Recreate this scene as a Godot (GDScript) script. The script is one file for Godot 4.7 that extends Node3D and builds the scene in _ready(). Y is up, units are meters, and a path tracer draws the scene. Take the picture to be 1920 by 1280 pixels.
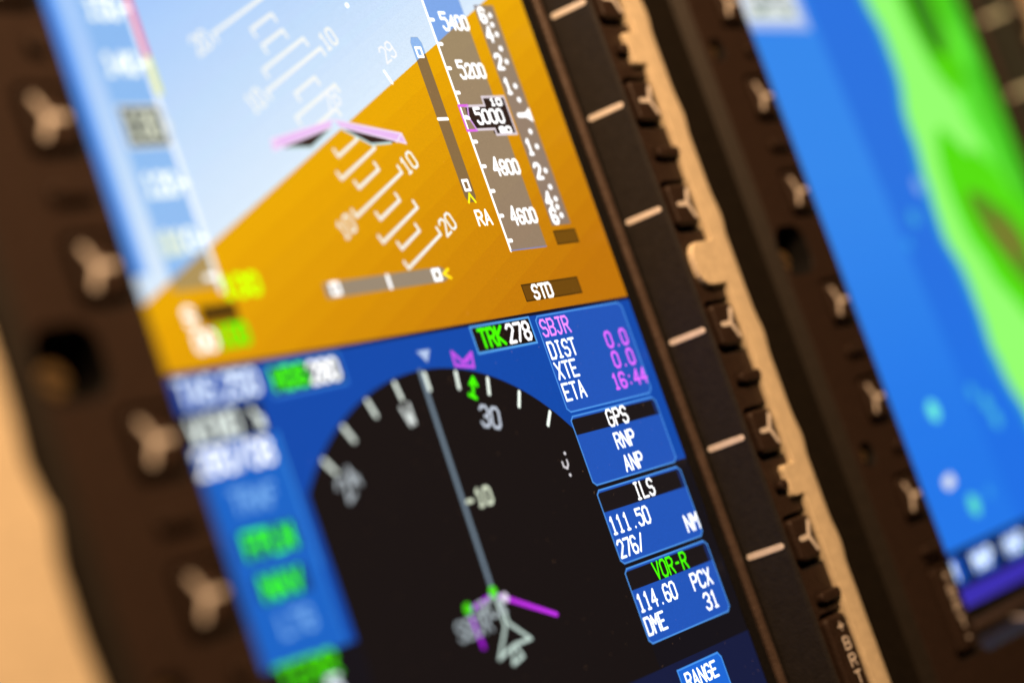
extends Node3D
# A cockpit display unit seen at a slant: all plan sizes are in "screen widths" (S metres each),
# u to the right, v downwards, h out of the panel towards the viewer.
const S := 0.145
const PITCH := 1.618
const GAIN := 1.55
const PX := 1200.0            # texels per screen width
const U0 := 0.0
const U1 := 1.0
const V0 := -0.672
const V1 := 0.696
const VC := 0.0113            # height of the middle of the unit
const EDGE_L := -0.247         # outer edges of the bezel's face
const EDGE_R := 1.190
const TOP := 0.079             # height of the bezel's face
const PANEL := -0.006
const HINGE := 1.352          # where the panel turns towards the seat, and by how much
const TILT := 0.034

var rng := RandomNumberGenerator.new()
var M := {}

# ------------------------------------------------------------------ helpers
func at(u: float, v: float, h: float) -> Vector3:
	return Vector3(u * S, -v * S, h * S)

func rr(u0: float, v0: float, u1: float, v1: float, r: float, n := 4) -> PackedVector2Array:
	var out := PackedVector2Array()
	var c := [Vector2(u1 - r, v0 + r), Vector2(u1 - r, v1 - r), Vector2(u0 + r, v1 - r), Vector2(u0 + r, v0 + r)]
	for k in 4:
		for i in n + 1:
			var a: float = -PI / 2 + k * PI / 2 + i * PI / 2 / n
			out.append(c[k] + Vector2(cos(a), sin(a)) * r)
	return out

func inset(p: PackedVector2Array, d: float) -> PackedVector2Array:
	var out := PackedVector2Array()
	var n := p.size()
	for i in n:
		var a := (p[i] - p[(i + n - 1) % n]).normalized()
		var b := (p[(i + 1) % n] - p[i]).normalized()
		var na := Vector2(-a.y, a.x)
		var nb := Vector2(-b.y, b.x)
		var m := (na + nb).normalized()
		out.append(p[i] + m * (d / maxf(0.5, m.dot(na))))
	return out

func tri(st: SurfaceTool, a: Vector3, b: Vector3, c: Vector3, uv := false) -> void:
	for q in [a, b, c]:
		if uv:
			st.set_uv(Vector2((q.x / S - U0) / (U1 - U0), (-q.y / S - V0) / (V1 - V0)))
		st.add_vertex(q)

# loops: [[outline, h], ...] from the back to the front, all with the same number of points
func loft(st: SurfaceTool, loops: Array, caps := true, uv := false) -> void:
	st.set_smooth_group(-1)
	for k in loops.size() - 1:
		var a: PackedVector2Array = loops[k][0]
		var b: PackedVector2Array = loops[k + 1][0]
		var n := a.size()
		for i in n:
			var j := (i + 1) % n
			var p0 := at(a[i].x, a[i].y, loops[k][1])
			var p1 := at(a[j].x, a[j].y, loops[k][1])
			var q0 := at(b[i].x, b[i].y, loops[k + 1][1])
			var q1 := at(b[j].x, b[j].y, loops[k + 1][1])
			tri(st, p0, p1, q1, uv)
			tri(st, p0, q1, q0, uv)
	if not caps:
		return
	for e in [0, loops.size() - 1]:
		var p: PackedVector2Array = loops[e][0]
		var t := Geometry2D.triangulate_polygon(p)
		for i in range(0, t.size(), 3):
			var a := p[t[i]]
			var b := p[t[i + 1]]
			var c := p[t[i + 2]]
			if ((b - a).cross(c - a) > 0.0) != (e == 0):
				var x := b
				b = c
				c = x
			# e == 0 (back cap) has to face away from the viewer
			if e == 0:
				tri(st, at(a.x, a.y, loops[e][1]), at(c.x, c.y, loops[e][1]), at(b.x, b.y, loops[e][1]), uv)
			else:
				tri(st, at(a.x, a.y, loops[e][1]), at(c.x, c.y, loops[e][1]), at(b.x, b.y, loops[e][1]), uv)

func begin() -> SurfaceTool:
	var st := SurfaceTool.new()
	st.begin(Mesh.PRIMITIVE_TRIANGLES)
	return st

func mesh_of(st: SurfaceTool) -> ArrayMesh:
	st.generate_normals()
	return st.commit()

func part(called: String, m: Mesh, mat: Material, parent: Node, where := Vector3.ZERO) -> MeshInstance3D:
	var o := MeshInstance3D.new()
	o.name = called
	o.mesh = m
	o.material_override = mat
	o.position = where
	parent.add_child(o, true)
	return o

func bar(st: SurfaceTool, a: Vector2, b: Vector2, w: float, h0: float, h1: float) -> void:
	var d := (b - a).normalized() if a.distance_to(b) > 1e-5 else Vector2.RIGHT
	var n := Vector2(-d.y, d.x)
	var p := PackedVector2Array()
	for i in 7:
		var t := -PI / 2 + PI * i / 6.0
		p.append(b + (d * cos(t) + n * sin(t)) * w / 2)
	for i in 7:
		var t := PI / 2 + PI * i / 6.0
		p.append(a + (d * cos(t) + n * sin(t)) * w / 2)
	loft(st, [[p, h0], [p, h1 - 0.0006], [inset(p, 0.0006), h1]])

func csg(m: Mesh, op: int, mat: Material) -> CSGMesh3D:
	var c := CSGMesh3D.new()
	c.mesh = m
	c.operation = op
	c.material = mat
	return c

# ------------------------------------------------------------------ stroke lettering
const FONT := {
	"0": "10 30 41 45 36 16 05 01 10", "1": "11 20 26|16 36", "2": "01 10 30 41 42 06 46", "3": "01 10 30 41 42 33 23|33 44 45 36 16 05",
	"4": "36 30 04 44", "5": "40 00 02 32 43 45 36 16 05", "6": "41 30 10 01 05 16 36 45 44 33 13 04", "7": "00 40 41 16",
	"8": "10 30 41 42 33 13 02 01 10|13 04 05 16 36 45 44 33", "9": "42 33 13 02 01 10 30 41 45 36 16 05",
	"A": "06 20 46|14 34", "B": "00 30 41 42 33 03|33 44 45 36 06 00", "C": "41 30 10 01 05 16 36 45", "D": "00 30 41 45 36 06 00",
	"E": "40 00 06 46|03 33", "F": "40 00 06|03 33", "G": "41 30 10 01 05 16 36 45 43 23", "H": "00 06|40 46|03 43", "I": "10 30|20 26|16 36",
	"J": "10 40|30 35 26 16 05", "K": "00 06|40 03 46", "L": "00 06 46", "M": "06 00 23 40 46", "N": "06 00 46 40", "O": "10 30 41 45 36 16 05 01 10",
	"P": "06 00 30 41 42 33 03", "R": "06 00 30 41 42 33 03|23 46", "S": "41 30 10 01 02 13 33 44 45 36 16 05", "T": "00 40|20 26",
	"U": "00 05 16 36 45 40", "V": "00 26 40", "W": "00 16 23 36 40", "X": "00 46|40 06", "Y": "00 23 40|23 26",
	"/": "40 06", "-": "13 33", ".": "26 26", ":": "22 22|25 25", "+": "03 43|21 25", "[": "00 40 46 06 00", "<": "41 03 45", "^": "06 20 46",
}

func strokes(ch: String) -> Array:
	var out := []
	for line in FONT[ch].split("|"):
		var p := PackedVector2Array()
		for q in line.split(" "):
			p.append(Vector2(float(q[0]) / 4.0, float(q[1]) / 6.0))
		out.append(p)
	return out

# ------------------------------------------------------------------ drawing what a screen shows
var buf: PackedByteArray
var W: int
var H: int

func canvas() -> void:
	W = int((U1 - U0) * PX)
	H = int((V1 - V0) * PX)
	buf = PackedByteArray()
	buf.resize(W * H * 3)

func blend(i: int, c: Color, a: float) -> void:
	buf[i] = int(lerpf(buf[i], c.r8, a))
	buf[i + 1] = int(lerpf(buf[i + 1], c.g8, a))
	buf[i + 2] = int(lerpf(buf[i + 2], c.b8, a))

func seg(a: Vector2, b: Vector2, w: float, c: Color, alpha := 1.0) -> void:
	var p := (a - Vector2(U0, V0)) * PX
	var q := (b - Vector2(U0, V0)) * PX
	var r := w * PX / 2
	var d := q - p
	var l := maxf(d.length_squared(), 1e-6)
	for y in range(maxi(0, int(minf(p.y, q.y) - r - 1)), mini(H, int(maxf(p.y, q.y) + r + 2))):
		for x in range(maxi(0, int(minf(p.x, q.x) - r - 1)), mini(W, int(maxf(p.x, q.x) + r + 2))):
			var z := Vector2(x + 0.5, y + 0.5) - p
			var t := clampf(z.dot(d) / l, 0.0, 1.0)
			var k := clampf(r + 0.5 - (z - d * t).length(), 0.0, 1.0)
			if k > 0.0:
				blend((y * W + x) * 3, c, k * alpha)

func line(p: Array, w: float, c: Color, closed := false) -> void:
	for i in p.size() - (0 if closed else 1):
		seg(p[i], p[(i + 1) % p.size()], w, c)

func poly(p: Array, c: Color, alpha := 1.0) -> void:   # convex
	var lo := Vector2(9, 9)
	var hi := Vector2(-9, -9)
	var mid := Vector2.ZERO
	for q in p:
		lo = lo.min(q)
		hi = hi.max(q)
		mid += q / p.size()
	var planes := []
	for i in p.size():
		var d: Vector2 = (p[(i + 1) % p.size()] - p[i]).normalized()
		var n := Vector2(-d.y, d.x)
		if n.dot(mid - p[i]) > 0.0:
			n = -n
		planes.append([n, n.dot((p[i] - Vector2(U0, V0)) * PX)])
	for y in range(maxi(0, int((lo.y - V0) * PX) - 1), mini(H, int((hi.y - V0) * PX) + 2)):
		for x in range(maxi(0, int((lo.x - U0) * PX) - 1), mini(W, int((hi.x - U0) * PX) + 2)):
			var z := Vector2(x + 0.5, y + 0.5)
			var far := -1e9
			for e in planes:
				far = maxf(far, e[0].dot(z) - e[1])
			if far < 0.5:
				blend((y * W + x) * 3, c, minf(1.0, 0.5 - far) * alpha)

func rect(u0: float, v0: float, u1: float, v1: float, c: Color, alpha := 1.0) -> void:
	poly([Vector2(u0, v0), Vector2(u1, v0), Vector2(u1, v1), Vector2(u0, v1)], c, alpha)

func disc(u: float, v: float, r: float, c: Color, alpha := 1.0) -> void:
	seg(Vector2(u, v), Vector2(u, v), r * 2, c, alpha)

# text with its left end and mid-height at (u, v); turn in radians, w = stroke width
func text(s: String, u: float, v: float, pitch: float, tall: float, w: float, c: Color, turn := 0.0, wide := 0.72) -> void:
	var ux := Vector2(cos(turn), sin(turn))
	var vx := Vector2(-sin(turn), cos(turn))
	var n := 0
	for ch in s:
		if ch != " ":
			for p in strokes(ch):
				var q := []
				for z in p:
					q.append(Vector2(u, v) + ux * (n * pitch + z.x * pitch * wide) + vx * ((z.y - 0.5) * tall))
				line(q, w, c)
		n += 1

func rgb(r: int, g: int, b: int) -> Color:      # a tint as it looks; the screen's full drive is GAIN times what looks white
	var c := Color8(r, g, b).srgb_to_linear()
	return Color(c.r / GAIN, c.g / GAIN, c.b / GAIN).linear_to_srgb()

func full(r: int, g: int, b: int) -> Color:     # lettering at full drive
	return Color8(r, g, b)

func grain(amount: float) -> void:
	for i in range(0, buf.size(), 3):
		var k := 1.0 + rng.randf_range(-amount, amount)
		buf[i] = clampi(int(buf[i] * k + 0.5), 0, 255)
		buf[i + 1] = clampi(int(buf[i + 1] * k + 0.5), 0, 255)
		buf[i + 2] = clampi(int(buf[i + 2] * k + 0.5), 0, 255)

func picture() -> ImageTexture:
	return ImageTexture.create_from_image(Image.create_from_data(W, H, false, Image.FORMAT_RGB8, buf))

func flight_picture() -> ImageTexture:
	canvas()
	var white := full(255, 255, 255)
	var green := full(62, 225, 0)
	var mag := full(200, 90, 225)
	var cen := Vector2(0.4526, -0.2702)
	var roll := 0.4326
	var ax := Vector2(sin(roll), cos(roll))      # down the pitch ladder
	var rd := Vector2(cos(roll), -sin(roll))     # along its rungs
	var edge := int((0.0255 - V0) * PX)
	var sky := []
	var soil := []
	for k in 40:
		var t := clampf(k * 0.012 / 0.30, 0.0, 1.0)
		sky.append(rgb(int(lerpf(221, 166, t)), int(lerpf(238, 203, t)), int(lerpf(255, 252, t))))
		t = clampf(k * 0.034 / 0.40, 0.0, 1.0)
		soil.append(rgb(int(lerpf(236, 194, t)), int(lerpf(170, 118, t)), int(lerpf(0, 6, t))))
	var blue := rgb(8, 74, 172)
	var night := rgb(13, 13, 22)
	for y in H:
		var v := V0 + (y + 0.5) / PX
		for x in W:
			var i := (y * W + x) * 3
			var col: Color
			if y >= edge:
				col = blue if v < 0.292 else night
			else:
				var d := (Vector2(U0 + (x + 0.5) / PX, v) - cen).dot(ax)
				col = sky[mini(39, int(-d / 0.012))] if d < 0.0 else soil[mini(39, int(d / 0.034))]
			buf[i] = col.r8
			buf[i + 1] = col.g8
			buf[i + 2] = col.b8
	# ---- attitude: pitch ladder
	var pw := 0.0050
	var lad := rgb(255, 255, 248)
	for r in [[-0.205, 0.10, "20"], [-0.154, 0.028, ""], [-0.128, 0.056, ""], [-0.1545, 0.0, ""], [-0.1030, 0.076, "10"], [-0.077, 0.028, ""], [-0.0515, 0.056, ""], [-0.0257, 0.028, ""],
			[0.0257, 0.028, ""], [0.0515, 0.050, ""], [0.077, 0.030, ""], [0.103, 0.070, "10"], [0.129, 0.030, ""], [0.1545, 0.054, ""], [0.180, 0.028, ""], [0.206, 0.052, "20"], [-0.18, 0.028, ""]]:
		if r[1] == 0.0:
			continue
		var c: Vector2 = cen + ax * r[0]
		if r[0] == 0.206:
			c += rd * 0.012
		var a: Vector2 = c - rd * r[1]
		var b: Vector2 = c + rd * r[1]
		var tick: Vector2 = ax * (0.011 if r[0] < 0 else -0.011)
		line([a + tick, a, b, b + tick], pw, lad)
		if r[2] != "":
			var e: Vector2 = b + rd * 0.010 + ax * -0.003
			text(r[2], e.x, e.y, 0.019, 0.024, 0.0042, lad, -roll)
			if r[0] != 0.206:
				e = a - rd * 0.046
				text(r[2], e.x, e.y, 0.019, 0.024, 0.0042, lad, -roll)
	# heading marks on the horizon
	for k in [[0.17, 0.026], [0.265, 0.030], [0.42, 0.028]]:
		var a: Vector2 = cen + rd * k[0]
		seg(a, a - ax * k[1] * 0.8, 0.004, white)
	text("29", 0.606, -0.383, 0.019, 0.024, 0.0032, rgb(255, 255, 255), -roll)
	text("28", 0.448, -0.312, 0.019, 0.026, 0.0036, rgb(250, 252, 255), -roll)
	disc(0.567, -0.462, 0.004, white)
	# aircraft reference and flight director
	for s in [-1.0, 1.0]:
		var o := Vector2(0.453, -0.270)
		poly([o + Vector2(s * 0.010, -0.008), o + Vector2(s * 0.118, 0.018), o + Vector2(s * 0.064, 0.022)], rgb(50, 32, 26))
		line([o + Vector2(s * 0.010, -0.006), o + Vector2(s * 0.062, 0.020), o + Vector2(s * 0.105, 0.019)], 0.0040, rgb(200, 225, 225))
		poly([o + Vector2(s * 0.002, -0.019), o + Vector2(s * 0.135, 0.006), o + Vector2(s * 0.138, 0.021), o + Vector2(s * 0.118, 0.018), o + Vector2(s * 0.010, -0.008)], rgb(238, 190, 246))
		line([o + Vector2(s * 0.002, -0.018), o + Vector2(s * 0.135, 0.006), o + Vector2(s * 0.138, 0.021), o + Vector2(s * 0.010, -0.008)], 0.0032, rgb(250, 226, 252))
		line([o + Vector2(s * 0.118, 0.018), o + Vector2(s * 0.135, 0.006)], 0.003, rgb(250, 230, 252))
	# bank deviation column and slip bar
	poly([Vector2(0.681, -0.405), Vector2(0.686, -0.414), Vector2(0.702, -0.414), Vector2(0.707, -0.405), Vector2(0.707, -0.162), Vector2(0.702, -0.153), Vector2(0.686, -0.153), Vector2(0.681, -0.162)], rgb(132, 106, 76), 0.92)
	poly([Vector2(0.681, -0.405), Vector2(0.686, -0.414), Vector2(0.702, -0.414), Vector2(0.707, -0.405), Vector2(0.707, -0.3885), Vector2(0.681, -0.3765)], rgb(146, 186, 240))
	line([Vector2(0.688, -0.397), Vector2(0.700, -0.397), Vector2(0.700, -0.383), Vector2(0.688, -0.383)], 0.0044, white, true)
	line([Vector2(0.688, -0.187), Vector2(0.700, -0.187), Vector2(0.700, -0.172), Vector2(0.688, -0.172)], 0.0044, white, true)
	seg(Vector2(0.683, -0.284), Vector2(0.705, -0.284), 0.0052, white)
	line([Vector2(0.686, -0.153), Vector2(0.694, -0.166), Vector2(0.702, -0.153)], 0.0042, full(225, 220, 20))
	poly([Vector2(0.322, -0.061), Vector2(0.570, -0.063), Vector2(0.582, -0.056), Vector2(0.582, -0.046), Vector2(0.570, -0.041), Vector2(0.322, -0.040)], rgb(150, 138, 128), 0.92)
	seg(Vector2(0.453, -0.060), Vector2(0.453, -0.043), 0.0058, white)
	for u in [0.343, 0.558]:
		line([Vector2(u - 0.007, -0.059), Vector2(u + 0.007, -0.059), Vector2(u + 0.007, -0.045), Vector2(u - 0.007, -0.045)], 0.0052, white, true)
	line([Vector2(0.586, -0.058), Vector2(0.573, -0.052), Vector2(0.586, -0.045)], 0.0048, full(235, 205, 15))
	# ---- speed tape
	rect(U0, V0, 0.021, -0.10, rgb(52, 132, 240), 0.8)
	rect(0.021, V0, 0.030, -0.10, rgb(110, 170, 250), 0.6)
	poly([Vector2(0.060, V0), Vector2(0.137, V0), Vector2(0.137, -0.1246), Vector2(0.060, -0.089)], rgb(138, 187, 243), 0.9)
	poly([Vector2(0.060, -0.089), Vector2(0.137, -0.1246), Vector2(0.137, -0.075), Vector2(0.060, -0.075)], rgb(176, 148, 92))
	seg(Vector2(0.139, V0), Vector2(0.139, -0.070), 0.0075, full(215, 220, 225))
	rect(0.141, V0, 0.150, -0.382, rgb(245, 60, 120))
	rect(0.141, -0.382, 0.151, -0.330, rgb(238, 240, 120))
	var nums := ["170", "160", "150", "140", "120", "110"]
	var nv := [-0.600, -0.523, -0.447, -0.372, -0.212, -0.138]
	for k in 6:
		text(nums[k], 0.071, nv[k], 0.019, 0.027, 0.0062, full(225, 230, 220))
		seg(Vector2(0.130, nv[k]), Vector2(0.141, nv[k]), 0.006, white)
	seg(Vector2(0.120, -0.088), Vector2(0.139, -0.088), 0.006, white)
	rect(0.060, -0.150, 0.100, -0.118, rgb(235, 240, 200), 0.5)
	rect(0.068, -0.316, 0.134, -0.262, rgb(88, 94, 92))
	line([Vector2(0.068, -0.316), Vector2(0.134, -0.316), Vector2(0.146, -0.289), Vector2(0.134, -0.262), Vector2(0.068, -0.262)], 0.004, rgb(225, 230, 230), true)
	text("130", 0.075, -0.290, 0.019, 0.032, 0.0058, rgb(225, 228, 205))
	text("100", 0.142, -0.073, 0.0235, 0.026, 0.0062, full(180, 245, 0))
	rect(0.090, -0.052, 0.154, -0.028, rgb(120, 82, 8))
	rect(0.093, -0.052, 0.152, -0.041, rgb(28, 16, 10))
	text("S", 0.064, -0.041, 0.021, 0.022, 0.005, white)
	text("00", 0.068, -0.009, 0.019, 0.022, 0.005, white)
	text("100", 0.108, -0.012, 0.0185, 0.026, 0.006, full(60, 215, 0))
	# ---- altitude tape
	rect(0.745, V0, 0.836, -0.073, rgb(140, 130, 135), 0.78)
	poly([Vector2(0.745, V0), Vector2(0.836, V0), Vector2(0.836, -0.4497), Vector2(0.745, -0.4055)], rgb(128, 170, 234))
	seg(Vector2(0.7445, V0), Vector2(0.7445, -0.073), 0.0046, white)
	seg(Vector2(0.745, -0.073), Vector2(0.835, -0.073), 0.002, rgb(140, 140, 190))
	for k in 13:
		var v := -0.0885 - 0.0394 * k
		seg(Vector2(0.746, v), Vector2(0.755, v), 0.006, white)
	var alts := ["4600", "4800", "5200", "5400", "5600"]
	var av := [-0.126, -0.205, -0.362, -0.441, -0.520]
	for k in 5:
		text(alts[k].substr(0, 1), 0.774, av[k], 0.0185, 0.0275, 0.0050, white)
		text(alts[k].substr(1), 0.7925, av[k] + 0.002, 0.0160, 0.0215, 0.0047, white)
	poly([Vector2(0.757, -0.303), Vector2(0.806, -0.303), Vector2(0.806, -0.266), Vector2(0.766, -0.266), Vector2(0.755, -0.286)], rgb(46, 30, 26))
	rect(0.806, -0.315, 0.860, -0.257, rgb(46, 30, 26))
	text("10", 0.823, -0.3085, 0.0160, 0.0100, 0.0042, white)
	text("90", 0.823, -0.2625, 0.0160, 0.0090, 0.0042, white)
	text("5", 0.776, -0.2865, 0.0180, 0.0245, 0.0048, white)
	text("000", 0.7935, -0.2855, 0.0180, 0.0205, 0.0046, white)
	line([Vector2(0.757, -0.303), Vector2(0.806, -0.303), Vector2(0.806, -0.317), Vector2(0.862, -0.317), Vector2(0.862, -0.2555), Vector2(0.811, -0.2555), Vector2(0.811, -0.265), Vector2(0.766, -0.265)], 0.0042, rgb(228, 215, 222))
	line([Vector2(0.742, -0.304), Vector2(0.764, -0.304)], 0.0042, rgb(232, 110, 240))
	line([Vector2(0.742, -0.264), Vector2(0.766, -0.264)], 0.0042, rgb(232, 110, 240))
	line([Vector2(0.742, -0.304), Vector2(0.742, -0.264)], 0.0036, rgb(232, 110, 240))
	line([Vector2(0.763, -0.303), Vector2(0.757, -0.285), Vector2(0.766, -0.265)], 0.0034, rgb(225, 170, 240))
	seg(Vector2(0.746, -0.285), Vector2(0.757, -0.284), 0.006, white)
	text("RA", 0.692, -0.128, 0.0185, 0.022, 0.0042, white)
	# ---- vertical speed
	rect(0.868, -0.470, 0.918, -0.104, rgb(140, 126, 128), 0.86)
	rect(0.868, -0.508, 0.918, -0.484, rgb(110, 72, 14), 0.9)
	var vs := [["6", -0.453], ["4", -0.421], ["2", -0.375], ["1", -0.334], ["1", -0.233], ["2", -0.193], ["4", -0.146], ["6", -0.119]]
	for k in vs:
		text(k[0], 0.876, k[1], 0.018, 0.023, 0.0058, white)
		disc(0.902, k[1], 0.0046, white)
	for v in [-0.437, -0.397, -0.311, -0.258, -0.166, -0.133]:
		disc(0.899, v, 0.0046, white)
	seg(Vector2(0.884, -0.2855), Vector2(0.904, -0.2855), 0.008, white)
	poly([Vector2(0.896, -0.2855), Vector2(0.917, -0.298), Vector2(0.917, -0.273)], white)
	rect(0.866, -0.095, 0.923, -0.074, rgb(110, 72, 14), 0.9)
	line([Vector2(0.866, -0.095), Vector2(0.923, -0.095), Vector2(0.923, -0.074), Vector2(0.866, -0.074)], 0.0018, rgb(60, 40, 10), true)
	rect(0.740, -0.019, 0.884, 0.006, rgb(104, 68, 14), 0.9)
	line([Vector2(0.740, -0.019), Vector2(0.884, -0.019), Vector2(0.884, 0.006), Vector2(0.740, 0.006)], 0.0018, rgb(60, 40, 10), true)
	text("STD", 0.763, -0.006, 0.0172, 0.0205, 0.0046, white)
	# ---- lower half: compass rose
	seg(Vector2(U0, 0.0262), Vector2(U1, 0.0262), 0.0045, rgb(14, 16, 40))
	var dark := rgb(17, 14, 16)
	var c := Vector2(0.4545, 0.466)
	for y in range(int((0.07 - V0) * PX), H):
		var v := V0 + (y + 0.5) / PX
		for x in range(int((0.168 - U0) * PX), int((0.748 - U0) * PX)):
			var r := (Vector2(U0 + (x + 0.5) / PX, v) - c).length()
			if v > c.y or r < 0.3895:
				blend((y * W + x) * 3, dark, clampf((0.3895 - r) * PX + 0.5, 0.0, 1.0) if v < c.y else 1.0)
	seg(Vector2(0.4525, 0.078), Vector2(0.446, 0.39), 0.0080, rgb(118, 136, 152))
	var north := deg_to_rad(-0.6)
	for k in range(-4, 5):
		var a := north + deg_to_rad(9.85 * k + 1.4)
		var dir := Vector2(sin(a), -cos(a))
		seg(c + dir * 0.384, c + dir * 0.361, 0.0064, full(215, 225, 215))
	text("W", 0.392, 0.134, 0.024, 0.026, 0.0060, rgb(222, 230, 226), -0.17)
	text("24", 0.229, 0.212, 0.023, 0.028, 0.0050, rgb(190, 200, 206), -0.55)
	text("30", 0.547, 0.155, 0.0225, 0.029, 0.0050, rgb(200, 208, 222), 0.26)
	for p in [[Vector2(0.690, 0.247), Vector2(0.690, 0.254)], [Vector2(0.690, 0.254), Vector2(0.697, 0.258)], [Vector2(0.697, 0.258), Vector2(0.702, 0.252)], [Vector2(0.702, 0.252), Vector2(0.702, 0.246)]]:
		seg(p[0], p[1], 0.0035, rgb(230, 225, 230))
	disc(0.703, 0.236, 0.0028, rgb(230, 225, 230))
	disc(0.698, 0.268, 0.0028, rgb(230, 225, 230))
	poly([Vector2(0.4595, 0.050), Vector2(0.488, 0.050), Vector2(0.474, 0.068)], rgb(185, 205, 240))
	line([Vector2(0.532, 0.060), Vector2(0.530, 0.079), Vector2(0.568, 0.086), Vector2(0.573, 0.066), Vector2(0.549, 0.077), Vector2(0.532, 0.060)], 0.0055, rgb(205, 85, 240))
	line([Vector2(0.557, 0.078), Vector2(0.569, 0.070)], 0.004, rgb(205, 85, 240))
	seg(Vector2(0.556, 0.104), Vector2(0.545, 0.127), 0.0055, green)
	line([Vector2(0.547, 0.109), Vector2(0.558, 0.101), Vector2(0.561, 0.113)], 0.0055, green)
	line([Vector2(0.538, 0.123), Vector2(0.550, 0.130)], 0.006, green)
	seg(Vector2(0.457, 0.2645), Vector2(0.468, 0.2645), 0.006, full(190, 198, 175))
	text("10", 0.478, 0.2635, 0.0185, 0.023, 0.0052, full(190, 198, 175))
	# own ship and track
	var ship := full(170, 188, 180)
	line([Vector2(0.446, 0.392), Vector2(0.560, 0.446)], 0.0070, rgb(205, 50, 245))
	line([Vector2(0.446, 0.392), Vector2(0.386, 0.402), Vector2(0.391, 0.452)], 0.0070, rgb(180, 20, 235))
	line([Vector2(0.447, 0.404), Vector2(0.447, 0.437), Vector2(0.414, 0.474), Vector2(0.448, 0.465), Vector2(0.438, 0.487), Vector2(0.462, 0.482), Vector2(0.453, 0.464), Vector2(0.490, 0.464), Vector2(0.455, 0.434), Vector2(0.455, 0.402)], 0.0052, ship)
	text("SBJR", 0.352, 0.424, 0.0185, 0.024, 0.0042, rgb(170, 182, 188))
	text("PCX", 0.408, 0.408, 0.019, 0.024, 0.0042, rgb(180, 192, 196))
	disc(0.466, 0.401, 0.0075, rgb(235, 220, 245))
	disc(0.446, 0.389, 0.0085, rgb(90, 240, 40))
	disc(0.386, 0.399, 0.0085, rgb(80, 230, 20))
	# ---- left column
	rect(U0, 0.118, 0.150, 0.390, rgb(22, 100, 198))
	seg(Vector2(0.150, 0.118), Vector2(0.150, 0.390), 0.004, rgb(60, 145, 230))
	rect(0.150, 0.292, 0.168, 0.44, rgb(8, 74, 172))
	rect(U0, 0.390, 0.168, V1, rgb(13, 13, 22))
	rect(0.168, 0.034, 0.305, 0.074, rgb(12, 30, 60))
	line([Vector2(0.168, 0.034), Vector2(0.305, 0.034), Vector2(0.305, 0.074), Vector2(0.168, 0.074)], 0.004, rgb(55, 130, 225), true)
	text("HDG", 0.176, 0.053, 0.0215, 0.026, 0.0058, green)
	text("280", 0.244, 0.053, 0.019, 0.026, 0.0055, white)
	rect(U0, 0.075, 0.140, 0.115, rgb(16, 22, 40))
	text("TAS", 0.014, 0.050, 0.0215, 0.030, 0.0048, full(220, 232, 245))
	text("250", 0.089, 0.050, 0.0215, 0.030, 0.0048, full(230, 240, 250))
	text("WIND", 0.014, 0.096, 0.0215, 0.029, 0.0048, full(225, 235, 228))
	seg(Vector2(0.121, 0.083), Vector2(0.134, 0.107), 0.006, full(225, 235, 228))
	line([Vector2(0.134, 0.096), Vector2(0.134, 0.107), Vector2(0.124, 0.105)], 0.005, full(225, 235, 228))
	text("280/08", 0.006, 0.137, 0.0222, 0.030, 0.0050, white)
	text("TRAF", 0.042, 0.190, 0.0200, 0.026, 0.0050, rgb(125, 182, 245))
	rect(0.030, 0.226, 0.130, 0.262, rgb(18, 60, 120))
	text("FPLN", 0.040, 0.244, 0.0215, 0.028, 0.0060, full(50, 230, 5))
	rect(0.034, 0.280, 0.124, 0.314, rgb(18, 60, 120))
	text("NAV", 0.046, 0.297, 0.0235, 0.027, 0.0060, full(50, 230, 5))
	text("LTG", 0.054, 0.345, 0.0205, 0.026, 0.0050, rgb(125, 182, 245))
	text("TERR", 0.024, 0.404, 0.0265, 0.029, 0.0062, full(60, 190, 0))
	text("5", 0.100, 0.436, 0.0235, 0.028, 0.0060, full(220, 230, 240))
	rect(U0, 0.450, 0.130, 0.53, rgb(22, 84, 170))
	# ---- right column of boxes
	var fill := rgb(30, 86, 186)
	var rim := rgb(78, 150, 235)
	rect(0.589, 0.030, 0.730, 0.069, rgb(24, 16, 14))
	line([Vector2(0.589, 0.030), Vector2(0.730, 0.030), Vector2(0.730, 0.069), Vector2(0.589, 0.069)], 0.0036, rgb(86, 165, 240), true)
	text("TRK", 0.604, 0.0490, 0.0195, 0.026, 0.0056, green)
	text("278", 0.669, 0.0490, 0.0195, 0.026, 0.0050, white)
	for b in [[0.031, 0.180, 0.031], [0.187, 0.293, 0.215], [0.301, 0.413, 0.334], [0.421, 0.534, 0.453]]:
		var o := [Vector2(0.7515, b[0]), Vector2(0.966, b[0]), Vector2(0.974, b[0] + 0.007), Vector2(0.974, b[1] - 0.007), Vector2(0.966, b[1]), Vector2(0.7515, b[1]), Vector2(0.7445, b[1] - 0.006), Vector2(0.7445, b[0] + 0.006)]
		poly(o, fill)
		if b[2] > b[0]:
			rect(0.7445, b[0] + 0.004, 0.974, b[2], rgb(22, 18, 22))
			rect(0.963, b[0] + 0.006, 0.974, b[2], rgb(18, 50, 120), 0.8)
		line(o, 0.0026, rim, true)
	var tw := 0.0040
	var th := 0.0245
	text("SBJR", 0.752, 0.0500, 0.0186, th, tw, full(215, 125, 230))
	text("DIST", 0.752, 0.0850, 0.0180, th, tw, white)
	text("XTE", 0.752, 0.1170, 0.0190, th, tw, white)
	text("ETA", 0.752, 0.1500, 0.0190, th, tw, white)
	text("0.0", 0.902, 0.0855, 0.0205, 0.0235, 0.0046, mag)
	text("0.0", 0.902, 0.1180, 0.0205, 0.0235, 0.0046, mag)
	text("16:44", 0.882, 0.1510, 0.0192, 0.0225, 0.0046, mag)
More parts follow.
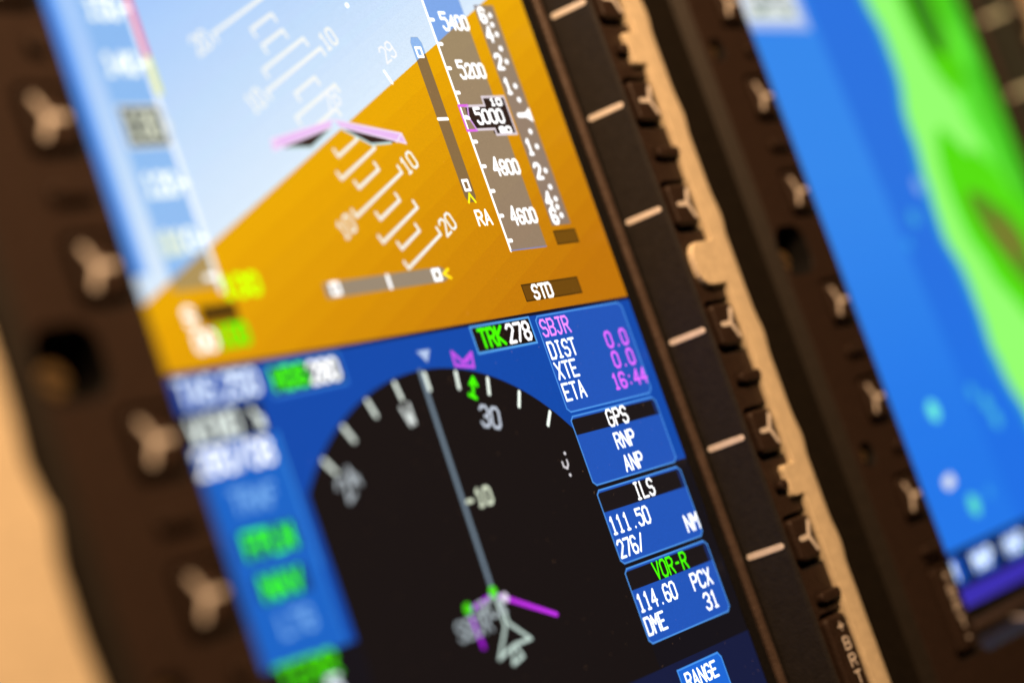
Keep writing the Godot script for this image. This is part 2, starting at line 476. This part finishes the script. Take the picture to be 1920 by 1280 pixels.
	text("GPS", 0.835, 0.2025, 0.0190, th, tw, white)
	text("RNP", 0.835, 0.2385, 0.0184, 0.0225, tw, white)
	text("ANP", 0.837, 0.2745, 0.0180, 0.0225, tw, white)
	text("ILS", 0.838, 0.3185, 0.0184, th, tw, white)
	text("111.50", 0.750, 0.3560, 0.0178, th, tw, white)
	text("276/", 0.750, 0.3915, 0.0172, th, tw, white)
	text("NM", 0.938, 0.3885, 0.0200, 0.0240, 0.0042, white)
	text("VOR-R", 0.816, 0.4385, 0.0190, th, tw, green)
	text("114.60", 0.750, 0.4740, 0.0178, th, tw, white)
	text("PCX", 0.900, 0.4740, 0.0194, 0.0240, tw, white)
	text("31", 0.915, 0.5085, 0.0200, 0.0240, tw, white)
	text("DME", 0.750, 0.5090, 0.0184, th, tw, white)
	rect(0.660, 0.572, U1, V1, rgb(16, 26, 62))
	poly([Vector2(0.786, 0.584), Vector2(0.900, 0.584), Vector2(0.906, 0.592), Vector2(0.906, 0.650), Vector2(0.786, 0.650)], rgb(26, 104, 215))
	line([Vector2(0.786, 0.650), Vector2(0.786, 0.584), Vector2(0.900, 0.584), Vector2(0.906, 0.592), Vector2(0.906, 0.650)], 0.003, rgb(70, 150, 240))
	text("RANGE", 0.800, 0.604, 0.0178, 0.022, tw, white)
	grain(0.035)
	return picture()

func map_picture() -> ImageTexture:
	canvas()
	var noise := FastNoiseLite.new()
	noise.seed = 7
	noise.frequency = 2.2
	noise.fractal_octaves = 3
	var fine := FastNoiseLite.new()
	fine.seed = 21
	fine.frequency = 7.0
	var coast := [[-0.70, 0.60], [-0.514, 0.575], [-0.369, 0.590], [-0.215, 0.555], [-0.10, 0.530], [0.018, 0.520], [0.102, 0.550], [0.20, 0.545], [0.297, 0.545], [0.429, 0.590], [0.55, 0.66], [0.70, 0.74]]
	var near := rgb(52, 136, 236)
	var off := rgb(40, 114, 224)
	var deep := rgb(24, 112, 232)
	var shore := rgb(60, 190, 200)
	for y in H:
		var v := V0 + (y + 0.5) / PX
		var e := 0.6
		for k in coast.size() - 1:
			if v >= coast[k][0] and v <= coast[k + 1][0]:
				e = lerpf(coast[k][1], coast[k + 1][1], smoothstep(0.0, 1.0, (v - coast[k][0]) / (coast[k + 1][0] - coast[k][0])))
		for x in W:
			var u := U0 + (x + 0.5) / PX
			var i := (y * W + x) * 3
			var d := u - e - 0.012 * fine.get_noise_2d(u, v)
			var col: Color
			if d < 0.0:
				col = near.lerp(off, smoothstep(-0.012, 0.012, u - 0.345 - 0.06 * v))
				col = col.lerp(deep, 0.7 * smoothstep(-0.2, 0.5, v))
				if d > -0.034:
					col = col.lerp(shore, 1.0 + d / 0.034)
			else:
				var n := noise.get_noise_2d(u * 1.4 + 3.0, v * 0.8)
				col = rgb(150, 255, 112)
				if u > 0.83 + 0.16 * n:
					col = rgb(104, 240, 62)
				if u > 0.91 + 0.12 * n:
					col = rgb(74, 200, 34)
				var q := Vector2((u - 0.80) / 0.10, (v + 0.52) / 0.22).length() + 0.5 * n
				if q < 1.0:
					col = rgb(84, 214, 14)
				if q < 0.5:
					col = rgb(52, 128, 28)
				q = Vector2((u - 0.80 - 0.3 * (v - 0.06)) / 0.15, (v - 0.06) / 0.26).length() + 0.45 * n
				if q < 1.0:
					col = rgb(86, 222, 16)
				if q < 0.52:
					col = rgb(92, 140, 34)
				if q < 0.30:
					col = rgb(126, 120, 50)
			buf[i] = col.r8
			buf[i + 1] = col.g8
			buf[i + 2] = col.b8
	poly([Vector2(0.045, V0), Vector2(0.295, V0), Vector2(0.295, -0.432), Vector2(0.045, -0.432)], rgb(158, 184, 242))
	rect(0.075, V0, 0.270, -0.452, rgb(232, 238, 240))
	text("GPS", 0.110, -0.490, 0.050, 0.040, 0.008, rgb(110, 130, 120))
	rect(0.085, -0.466, 0.26, -0.462, rgb(160, 190, 150))
	for s in [[0.215, 0.342, 0.017, 110, 245, 225], [0.235, 0.532, 0.017, 90, 225, 205], [0.430, 0.36, 0.014, 70, 185, 225], [0.445, 0.395, 0.014, 70, 185, 225], [0.39, 0.330, 0.012, 60, 170, 228], [0.49, -0.094, 0.014, 130, 170, 240], [0.42, -0.030, 0.014, 60, 165, 225], [0.36, 0.02, 0.010, 50, 150, 235], [0.31, 0.52, 0.010, 50, 150, 235]]:
		disc(s[0], s[1], s[2] * 1.25, rgb(s[3], s[4], s[5]))
	seg(Vector2(0.165, 0.477), Vector2(0.185, 0.473), 0.024, rgb(235, 240, 250))
	rect(U0, 0.594, U1, 0.662, rgb(8, 20, 46))
	for k in [0.02, 0.145, 0.285, 0.43, 0.57, 0.71, 0.85]:
		rect(k, 0.604, k + 0.095, 0.652, rgb(12, 84, 190))
		text("MAP" if k > 0.1 else "NM", k + 0.012, 0.628, 0.027, 0.028, 0.008, full(215, 232, 250))
	seg(Vector2(0.385, 0.65), Vector2(0.41, 0.65), 0.014, rgb(40, 220, 60))
	rect(U0, 0.662, U1, V1, rgb(58, 46, 176))
	grain(0.03)
	return picture()

# ------------------------------------------------------------------ materials
func noise_tex(freq: float, lo: float, hi: float, sd: int, normal := false, bump := 4.0) -> NoiseTexture2D:
	var n := FastNoiseLite.new()
	n.seed = sd
	n.frequency = freq
	n.fractal_octaves = 4
	var t := NoiseTexture2D.new()
	t.width = 512
	t.height = 512
	t.seamless = true
	t.noise = n
	t.as_normal_map = normal
	if normal:
		t.bump_strength = bump
	else:
		var g := Gradient.new()
		g.set_color(0, Color(lo, lo, lo))
		g.set_color(1, Color(hi, hi, hi))
		t.color_ramp = g
	return t

func paint(c: Color, rough: float, relief := 0.35, scale := 20.0, lo := 0.82) -> StandardMaterial3D:
	var m := StandardMaterial3D.new()
	m.albedo_color = c.linear_to_srgb()
	m.albedo_texture = noise_tex(0.03, lo, 1.0, 3)
	m.roughness = rough
	m.metallic_specular = 0.35
	m.roughness_texture = noise_tex(0.05, 0.7, 1.0, 5)
	m.uv1_triplanar = true
	m.uv1_scale = Vector3.ONE * scale
	m.normal_enabled = true
	m.normal_texture = noise_tex(0.09, 0, 1, 9, true, 3.0)
	m.normal_scale = relief
	return m

func screen_material(t: Texture2D, dust: Texture2D) -> StandardMaterial3D:
	var m := StandardMaterial3D.new()
	m.albedo_color = Color.WHITE
	m.albedo_texture = dust
	m.roughness = 0.35
	m.metallic_specular = 0.25
	m.emission_enabled = true
	m.emission = Color.BLACK
	m.emission_texture = t
	m.emission_energy_multiplier = GAIN
	m.resource_name = "lit_screen"
	return m

func dust_picture() -> ImageTexture:      # the dark face of the panel with specks of dust on it
	var im := Image.create(1024, 1360, false, Image.FORMAT_RGB8)
	im.fill(Color(0.005, 0.005, 0.0055).linear_to_srgb())
	for k in 900:
		var x := rng.randi_range(2, 1016)
		var y := rng.randi_range(2, 1350)
		var b := pow(rng.randf(), 3.0) * 0.16 + 0.015
		var c := Color(b, b * 0.85, b * 0.72).linear_to_srgb()
		for j in rng.randi_range(1, 5):
			im.set_pixel(x, y, c)
			x += rng.randi_range(-1, 1)
			y += rng.randi_range(0, 1)
	return ImageTexture.create_from_image(im)

# ------------------------------------------------------------------ the display unit
func outline(grow: float) -> PackedVector2Array:
	return rr(EDGE_L - grow, V0 - 0.247 - grow, EDGE_R + grow, V1 + 0.247 + grow, 0.022 + grow, 4)

func strip_outline(left: float, right: float, dent: float) -> PackedVector2Array:
	# a trim strip: straight left edge with three tabs that cover the screws, slightly scalloped right edge
	var top := V0 - 0.26
	var low := V1 + 0.26
	var p := PackedVector2Array([Vector2(left, top), Vector2(right, top)])
	for k in [-0.459, -0.2805, -0.102, 0.102, 0.2805, 0.459]:
		for i in 13:
			var t := i / 12.0
			var swell := sin(PI * pow(t, 1.35))
			p.append(Vector2(right + 0.0065 * swell * swell, VC + k - 0.032 + 0.095 * t))
	p.append(Vector2(right, low))
	p.append(Vector2(left, low))
	for n in [[0.352, 0.4053, 1.1170, 0.007], [-0.0257, 0.049, 1.0790, 0.028], [-0.387, -0.330, 1.1170, 0.007]]:
		p.append(Vector2(left, n[1] - dent))
		var q := rr(n[2] + dent, n[0] + dent, n[2] + 0.08, n[1] - dent, n[3], 4)
		for i in range(10, 20):
			p.append(q[i])
		p.append(Vector2(left, n[0] + dent))
	return p

func ring(st: SurfaceTool, prof: Array) -> void:   # prof: [[offset from the lit area, h], ...] swept round the screen
	var loops := []
	for k in prof:
		loops.append([rr(U0 - k[0], V0 - k[0], U1 + k[0], V1 + k[0], maxf(0.002, k[0] * 0.5), 3), k[1]])
	loft(st, loops, false)

func key_mesh(w: float, t: float) -> ArrayMesh:
	var st := begin()
	var o := rr(-w / 2, -t / 2, w / 2, t / 2, 0.010, 5)
	loft(st, [[o, 0.040], [o, 0.0795], [inset(o, 0.0012), 0.0827], [inset(o, 0.0036), 0.0848], [inset(o, 0.0065), 0.0855]])
	return mesh_of(st)

func legend_y(stem: float) -> ArrayMesh:      # three arms; the stem points towards the screen
	var st := begin()
	for k in 3:
		var a := stem + k * TAU / 3
		bar(st, Vector2.ZERO, Vector2(cos(a), sin(a)) * 0.0255, 0.0086, 0.0847, 0.0862 + 0.0002 * k)
	return mesh_of(st)

func legend_text(s: String) -> ArrayMesh:     # letters stacked downwards
	var st := begin()
	var n := 0
	var lift := 0.0
	for ch in s:
		for p in strokes(ch):
			for i in p.size() - 1:
				var o := Vector2(-0.003, (n - (s.length() - 1) / 2.0) * 0.0275 - 0.0092)
				if ch == "-" or ch == "+":
					o.y += 0.0
				bar(st, o + p[i] * Vector2(0.017, 0.0185), o + p[i + 1] * Vector2(0.017, 0.0185), 0.0034, 0.0847, 0.0860 + lift)
				lift += 0.00003
		n += 1
	return mesh_of(st)

func make_unit(called: String, screen_mat: Material) -> Node3D:
	var root := Node3D.new()
	root.name = called
	add_child(root)
	var lit := begin()
	var lcd := rr(U0, V0, U1, V1, 0.0005, 1)
	loft(lit, [[lcd, -0.004], [lcd, 0.0]], true, true)
	part("screen", mesh_of(lit), screen_mat, root)
	var g := begin()
	ring(g, [[0.0002, -0.005], [0.0002, 0.0012], [0.026, 0.0016], [0.026, -0.005]])
	part("gasket", mesh_of(g), M.rubber_and_shade, root)
	var r := begin()
	ring(r, [[0.0262, -0.005], [0.0262, 0.0055], [0.029, 0.0088], [0.0335, 0.0102], [0.039, 0.0098], [0.043, 0.0078], [0.0455, 0.004], [0.0455, -0.005]])
	part("inner_rib", mesh_of(r), M.rib, root)
	# bezel: a chamfered plate less the flared screen opening and a well for every key
	var body := CSGCombiner3D.new()
	body.name = "bezel"
	var o := outline(0.0)
	var st := begin()
	loft(st, [[outline(0.021), PANEL], [outline(0.021), 0.060], [outline(0.001), TOP - 0.0015]])
	body.add_child(csg(mesh_of(st), CSGShape3D.OPERATION_UNION, M.flange))
	st = begin()
	loft(st, [[inset(o, 0.0004), 0.0], [inset(o, 0.0004), TOP - 0.0012], [inset(o, 0.0020), TOP]])
	body.add_child(csg(mesh_of(st), CSGShape3D.OPERATION_UNION, M.bezel))
	st = begin()
	var open := []
	for k in [[0.051, -0.03], [0.051, 0.0090], [0.0670, 0.0735], [0.0688, 0.0772], [0.0720, 0.0792], [0.0720, 0.13]]:
		open.append([rr(U0 - k[0], V0 - k[0], U1 + k[0], V1 + k[0], 0.012 + k[0] * 0.2, 4), k[1]])
	loft(st, open)
	body.add_child(csg(mesh_of(st), CSGShape3D.OPERATION_SUBTRACTION, M.bevel))
	var spots := []                       # [u, v, width, height, stem angle, kind]
	for k in [-0.459, -0.2805, -0.102, 0.102, 0.2805, 0.459]:
		for s in [-1.0, 1.0]:
			spots.append([0.5 + s * 0.6170, VC + k, 0.064, 0.0700, PI if s > 0 else 0.0, "key"])
	for s in [-1.0, 1.0]:
		spots.append([0.5 + s * 0.6170, 0.672, 0.064, 0.150, 0.0, "rocker"])
		spots.append([0.5 + s * 0.6170, -0.649, 0.064, 0.150, 0.0, "rocker"])
	for k in [-0.3, -0.1, 0.1, 0.3]:
		spots.append([0.5 + k, V1 + 0.1235, 0.0700, 0.0701, -PI / 2, "key"])
		spots.append([0.5 + k, V0 - 0.1235, 0.0700, 0.0701, PI / 2, "key"])
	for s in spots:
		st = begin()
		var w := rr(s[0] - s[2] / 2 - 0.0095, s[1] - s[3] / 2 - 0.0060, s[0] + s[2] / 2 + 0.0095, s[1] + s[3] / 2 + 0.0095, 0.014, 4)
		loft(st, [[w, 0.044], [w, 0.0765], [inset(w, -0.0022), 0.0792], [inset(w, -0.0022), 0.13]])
		body.add_child(csg(mesh_of(st), CSGShape3D.OPERATION_SUBTRACTION, M.rubber_and_shade))  # well walls and floor coloured black as shade around the key
	for s in [-1.0, 1.0]:                 # added groove, coloured black as the shade at the foot of each ridge
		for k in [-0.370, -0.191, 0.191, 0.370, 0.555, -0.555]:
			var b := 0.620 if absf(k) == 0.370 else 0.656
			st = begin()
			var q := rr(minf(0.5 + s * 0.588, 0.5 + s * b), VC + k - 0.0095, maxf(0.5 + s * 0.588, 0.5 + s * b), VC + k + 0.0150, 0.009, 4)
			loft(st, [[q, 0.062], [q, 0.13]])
			body.add_child(csg(mesh_of(st), CSGShape3D.OPERATION_SUBTRACTION, M.rubber_and_shade))
	for s in [-1.0, 1.0]:                 # pockets for the screws, their deep shade painted in black
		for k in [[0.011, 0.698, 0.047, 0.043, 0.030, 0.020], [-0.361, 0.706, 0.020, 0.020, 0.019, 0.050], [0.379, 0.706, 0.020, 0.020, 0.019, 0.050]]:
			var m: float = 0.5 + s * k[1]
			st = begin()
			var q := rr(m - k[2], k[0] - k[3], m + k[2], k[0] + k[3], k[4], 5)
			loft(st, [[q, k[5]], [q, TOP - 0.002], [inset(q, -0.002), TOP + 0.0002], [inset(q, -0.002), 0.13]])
			body.add_child(csg(mesh_of(st), CSGShape3D.OPERATION_SUBTRACTION, M.rubber_and_shade))
	root.add_child(body)
	# keys
	var square := key_mesh(0.064, 0.070)
	var upright := key_mesh(0.070, 0.0701)
	var tall := key_mesh(0.064, 0.150)
	var ys := {}
	for a in [0.0, PI, -PI / 2, PI / 2]:
		ys[a] = legend_y(a)
	var letters := legend_text("+BRT-")
	for s in spots:
		var where := at(s[0], s[1], 0.0)
		if s[5] == "rocker":
			var k := part("rocker_key", tall, M.key, root, where)
			part("legend", letters, M.legend, k)
		else:
			var k := part("line_key", square if absf(s[4]) != PI / 2 else upright, M.key, root, where)
			part("legend", ys[s[4]], M.legend, k, Vector3(-cos(s[4]), sin(s[4]), 0) * 0.0078 * S)
	# pointer dashes on the flared wall beside each key
	st = begin()
	bar(st, Vector2(-0.0270, 0), Vector2(0.0270, 0), 0.0100, -0.001, 0.0012)
	var dash := mesh_of(st)
	for s in spots:
		if s[5] != "key":
			continue
		var d := MeshInstance3D.new()
		d.name = "pointer_dash"
		d.mesh = dash
		d.material_override = M.pointer
		var out := Vector3.ZERO
		var mid := Vector3.ZERO
		if absf(s[4]) != PI / 2:
			var sg := signf(s[0] - 0.5)
			out = Vector3(sg, 0, 0)
			mid = at((U1 if sg > 0 else U0) + sg * 0.0590, s[1], 0.0412)
		else:
			var sg := signf(s[1])
			out = Vector3(0, -sg, 0)
			mid = at(s[0], (V1 if sg > 0 else V0) + sg * 0.0590, 0.0412)
		var run := (out * 0.0160 + Vector3(0, 0, 0.0645)).normalized()
		var nrm := (-out * 0.0645 + Vector3(0, 0, 0.0160)).normalized()
		d.transform = Transform3D(Basis(run, nrm.cross(run), nrm), mid)
		root.add_child(d, true)
	# tactile ridges between the keys
	var ridges := {}
	for s in [-1.0, 1.0]:
		for k in [-0.370, -0.191, 0.191, 0.370, 0.555, -0.555]:
			var short: bool = absf(k) == 0.370
			st = begin()
			var a := 0.595
			var b := 0.616 if short else 0.656
			var q := rr(minf(s * a, s * b), -0.0085, maxf(s * a, s * b), 0.0085, 0.007, 4)
			loft(st, [[q, 0.060], [q, 0.0860], [inset(q, 0.0012), 0.0885], [inset(q, 0.003), 0.0895]])
			if not ridges.has([s, short]):
				ridges[[s, short]] = mesh_of(st)
			part("ridge", ridges[[s, short]], M.key, root, at(0.5, VC + k, 0.0))
	# captive screws in the notches
	for s in [-1.0, 1.0]:
		for k in [[0.024, 0.712, 0.021, 0.062], [-0.361, 0.706, 0.012, 0.070], [0.379, 0.706, 0.012, 0.070]]:
			st = begin()
			var c := rr(-k[2], -k[2], k[2], k[2], k[2] * 0.999, 6)
			loft(st, [[c, k[3] - 0.030], [c, k[3] - 0.004], [inset(c, 0.003), k[3]]])
			var sc := part("mounting_screw", mesh_of(st), M.screw, root, at(0.5 + s * k[1], k[0], 0.0))
			st = begin()
			bar(st, Vector2(-k[2] * 0.7, -k[2] * 0.3), Vector2(k[2] * 0.7, k[2] * 0.3), k[2] * 0.28, k[3] - 0.002, k[3] + 0.0006)
			part("slot", mesh_of(st), M.rubber_and_shade, sc)
	return root

func area(called: String, where: Vector3, to: Vector3, size: Vector2, energy: float, c: Color) -> void:
	var l := AreaLight3D.new()
	l.name = called
	l.area_size = size
	l.light_energy = energy
	l.light_color = c
	l.shadow_enabled = true
	add_child(l)
	l.look_at_from_position(where, to, Vector3.UP)

func _ready() -> void:
	rng.seed = 11
	# ---------------------------------------------------------------- camera, light, exposure
	var cam := Camera3D.new()
	cam.name = "camera"
	var at_u := Vector3(-1.6502454, -0.3938547, 1.7135084) * S
	var right := Vector3(0.5905343, -0.3303998, 0.7362779)
	var up := Vector3(0.1105410, 0.9368674, 0.3317532)
	var back := Vector3(-0.7994059, -0.1145227, 0.5897751)
	cam.near = 0.01
	cam.far = 20.0
	var lens := CameraAttributesPhysical.new()
	lens.frustum_focal_length = 71.154
	lens.exposure_aperture = 4.2
	lens.frustum_focus_distance = 2.975 * S
	cam.attributes = lens
	add_child(cam)
	cam.transform = Transform3D(Basis(right, up, back).orthonormalized(), at_u)
	cam.fov = rad_to_deg(2.0 * atan(640.0 / 3794.863))
	cam.current = true

	var env := Environment.new()
	env.background_mode = Environment.BG_COLOR
	env.background_color = Color(0.020, 0.013, 0.008).linear_to_srgb()
	env.tonemap_mode = Environment.TONE_MAPPER_LINEAR
	env.tonemap_exposure = 1.0
	env.sdfgi_enabled = true
	env.ssao_enabled = true
	env.ssil_enabled = true
	var we := WorldEnvironment.new()
	we.environment = env
	add_child(we)

	var aim := at(1.1, -0.10, 0.0)
	area("cabin_lamp", aim + Vector3(-0.25, 0.37, 0.37), aim, Vector2(0.18, 0.18), 0.68, Color(1.0, 0.58, 0.30).linear_to_srgb())

	# the glow of the two screens on what stands round them
	area("flight_screen_glow", at(0.5, VC, 0.004), at(0.5, VC, 1.0), Vector2(1.0, 1.36) * S, 0.0012, Color(0.55, 0.55, 0.60))
	area("map_screen_glow", at(PITCH + 0.5, VC, 0.034), at(PITCH + 0.5 - sin(TILT), VC, 1.034), Vector2(1.0, 1.36) * S, 0.0012, Color(0.35, 0.75, 0.60))

	# ---------------------------------------------------------------- materials
	M.bezel = paint(Color(0.034, 0.021, 0.0150), 0.60)
	M.bevel = paint(Color(0.021, 0.0195, 0.0185), 0.60)
	M.key = paint(Color(0.034, 0.021, 0.0150), 0.55)
	M.rib = paint(Color(0.085, 0.062, 0.050), 0.50)
	M.flange = paint(Color(0.017, 0.014, 0.010), 0.6)
	M.rubber_and_shade = paint(Color(0.005, 0.005, 0.005), 0.8)  # black of the gasket; also the painted shade in wells, grooves and pockets
	M.legend = paint(Color(0.80, 0.78, 0.74), 0.5, 0.1)
	M.pointer = paint(Color(0.82, 0.80, 0.76), 0.5, 0.1, 20.0, 0.9)
	M.trim = paint(Color(0.74, 0.66, 0.47), 0.6, 0.3, 14.0, 0.9)
	M.panel = paint(Color(0.012, 0.010, 0.009), 0.7)
	M.screw = paint(Color(0.32, 0.22, 0.10), 0.4)
	M.screw.metallic = 0.7

	# ---------------------------------------------------------------- panel
	var st := begin()
	st.set_smooth_group(-1)
	var bend := tan(TILT)
	var prof := [Vector2(-1.6, PANEL), Vector2(HINGE, PANEL), Vector2(4.6, PANEL + (4.6 - HINGE) * bend), Vector2(4.6, -0.08), Vector2(-1.6, -0.08)]
	for i in 5:
		var a: Vector2 = prof[i]
		var b: Vector2 = prof[(i + 1) % 5]
		tri(st, at(a.x, -2.0, a.y), at(b.x, -2.0, b.y), at(b.x, 2.2, b.y))
		tri(st, at(a.x, -2.0, a.y), at(b.x, 2.2, b.y), at(a.x, 2.2, a.y))
	for i in [1, 2, 3]:
		var a: Vector2 = prof[0]
		var b: Vector2 = prof[i]
		var c: Vector2 = prof[i + 1]
		tri(st, at(a.x, -2.0, a.y), at(c.x, -2.0, c.y), at(b.x, -2.0, b.y))
		tri(st, at(a.x, 2.2, a.y), at(b.x, 2.2, b.y), at(c.x, 2.2, c.y))
	var panel := part("instrument_panel", mesh_of(st), M.panel, self)
	panel.set_meta("kind", "structure")
	panel.set_meta("label", "dark instrument panel in the gap behind the display units")
	# cream trim: a wide piece on the near side of the first unit, a narrow strip on the far side of each
	st = begin()
	var edge := PackedVector2Array([Vector2(-1.5, -1.6), Vector2(-0.292, -1.6), Vector2(-0.292, -0.12), Vector2(-0.290, 0.0), Vector2(-0.292, 0.06), Vector2(-0.297, 0.11), Vector2(-0.291, 0.145), Vector2(-0.284, 0.165), Vector2(-0.289, 0.19), Vector2(-0.296, 0.22), Vector2(-0.296, 0.30), Vector2(-0.291, 0.36), Vector2(-0.294, 0.5), Vector2(-0.292, 1.9), Vector2(-1.5, 1.9)])
	loft(st, [[edge, PANEL], [edge, 0.074], [inset(edge, 0.003), 0.080], [inset(edge, 0.010), 0.0845], [inset(edge, 0.022), 0.0860]])
	var wide := part("side_cover", mesh_of(st), M.trim, self)
	wide.set_meta("label", "wide cream cover beside the display with the orange horizon")
	wide.set_meta("category", "cover")
	st = begin()
	var roll := []
	for k in [[1.1525, 1.2225, 0.0, 0.064], [1.1525, 1.2215, 0.0, 0.071], [1.1525, 1.2185, 0.0, 0.0775], [1.1525, 1.2135, 0.0, 0.0826], [1.1528, 1.2065, 0.0004, 0.0862], [1.1534, 1.1975, 0.0010, 0.0886], [1.1545, 1.1865, 0.0022, 0.0898]]:
		roll.append([strip_outline(k[0], k[1], k[2]), k[3]])
	loft(st, roll)
	var strip := part("cover_strip", mesh_of(st), M.trim, self)
	strip.set_meta("label", "narrow cream cover strip with tabs between the two displays")
	strip.set_meta("category", "cover strip")
	strip.set_meta("group", "cream cover strips along the display units")

	# ---------------------------------------------------------------- units
	var dust := dust_picture()
	var flight := make_unit("display_unit", screen_material(flight_picture(), dust))
	flight.set_meta("label", "black display unit showing a blue and orange horizon above a compass rose")
	flight.set_meta("category", "cockpit display")
	flight.set_meta("group", "display units set side by side in the panel")
	var chart: Node3D = flight.duplicate()
	chart.name = "display_unit_001"
	add_child(chart)
	var turn := Basis(Vector3.UP, -TILT)
	chart.transform = Transform3D(turn, at(HINGE, 0, PANEL) - turn * at(HINGE - PITCH, 0, PANEL))
	chart.get_node("screen").material_override = screen_material(map_picture(), dust)
	var beyond: MeshInstance3D = strip.duplicate()
	beyond.name = "cover_strip_001"
	add_child(beyond)
	beyond.transform = chart.transform
	beyond.set_meta("label", "narrow cream cover strip beyond the green terrain map display")
	chart.set_meta("label", "black display unit showing a bright green and blue terrain map")
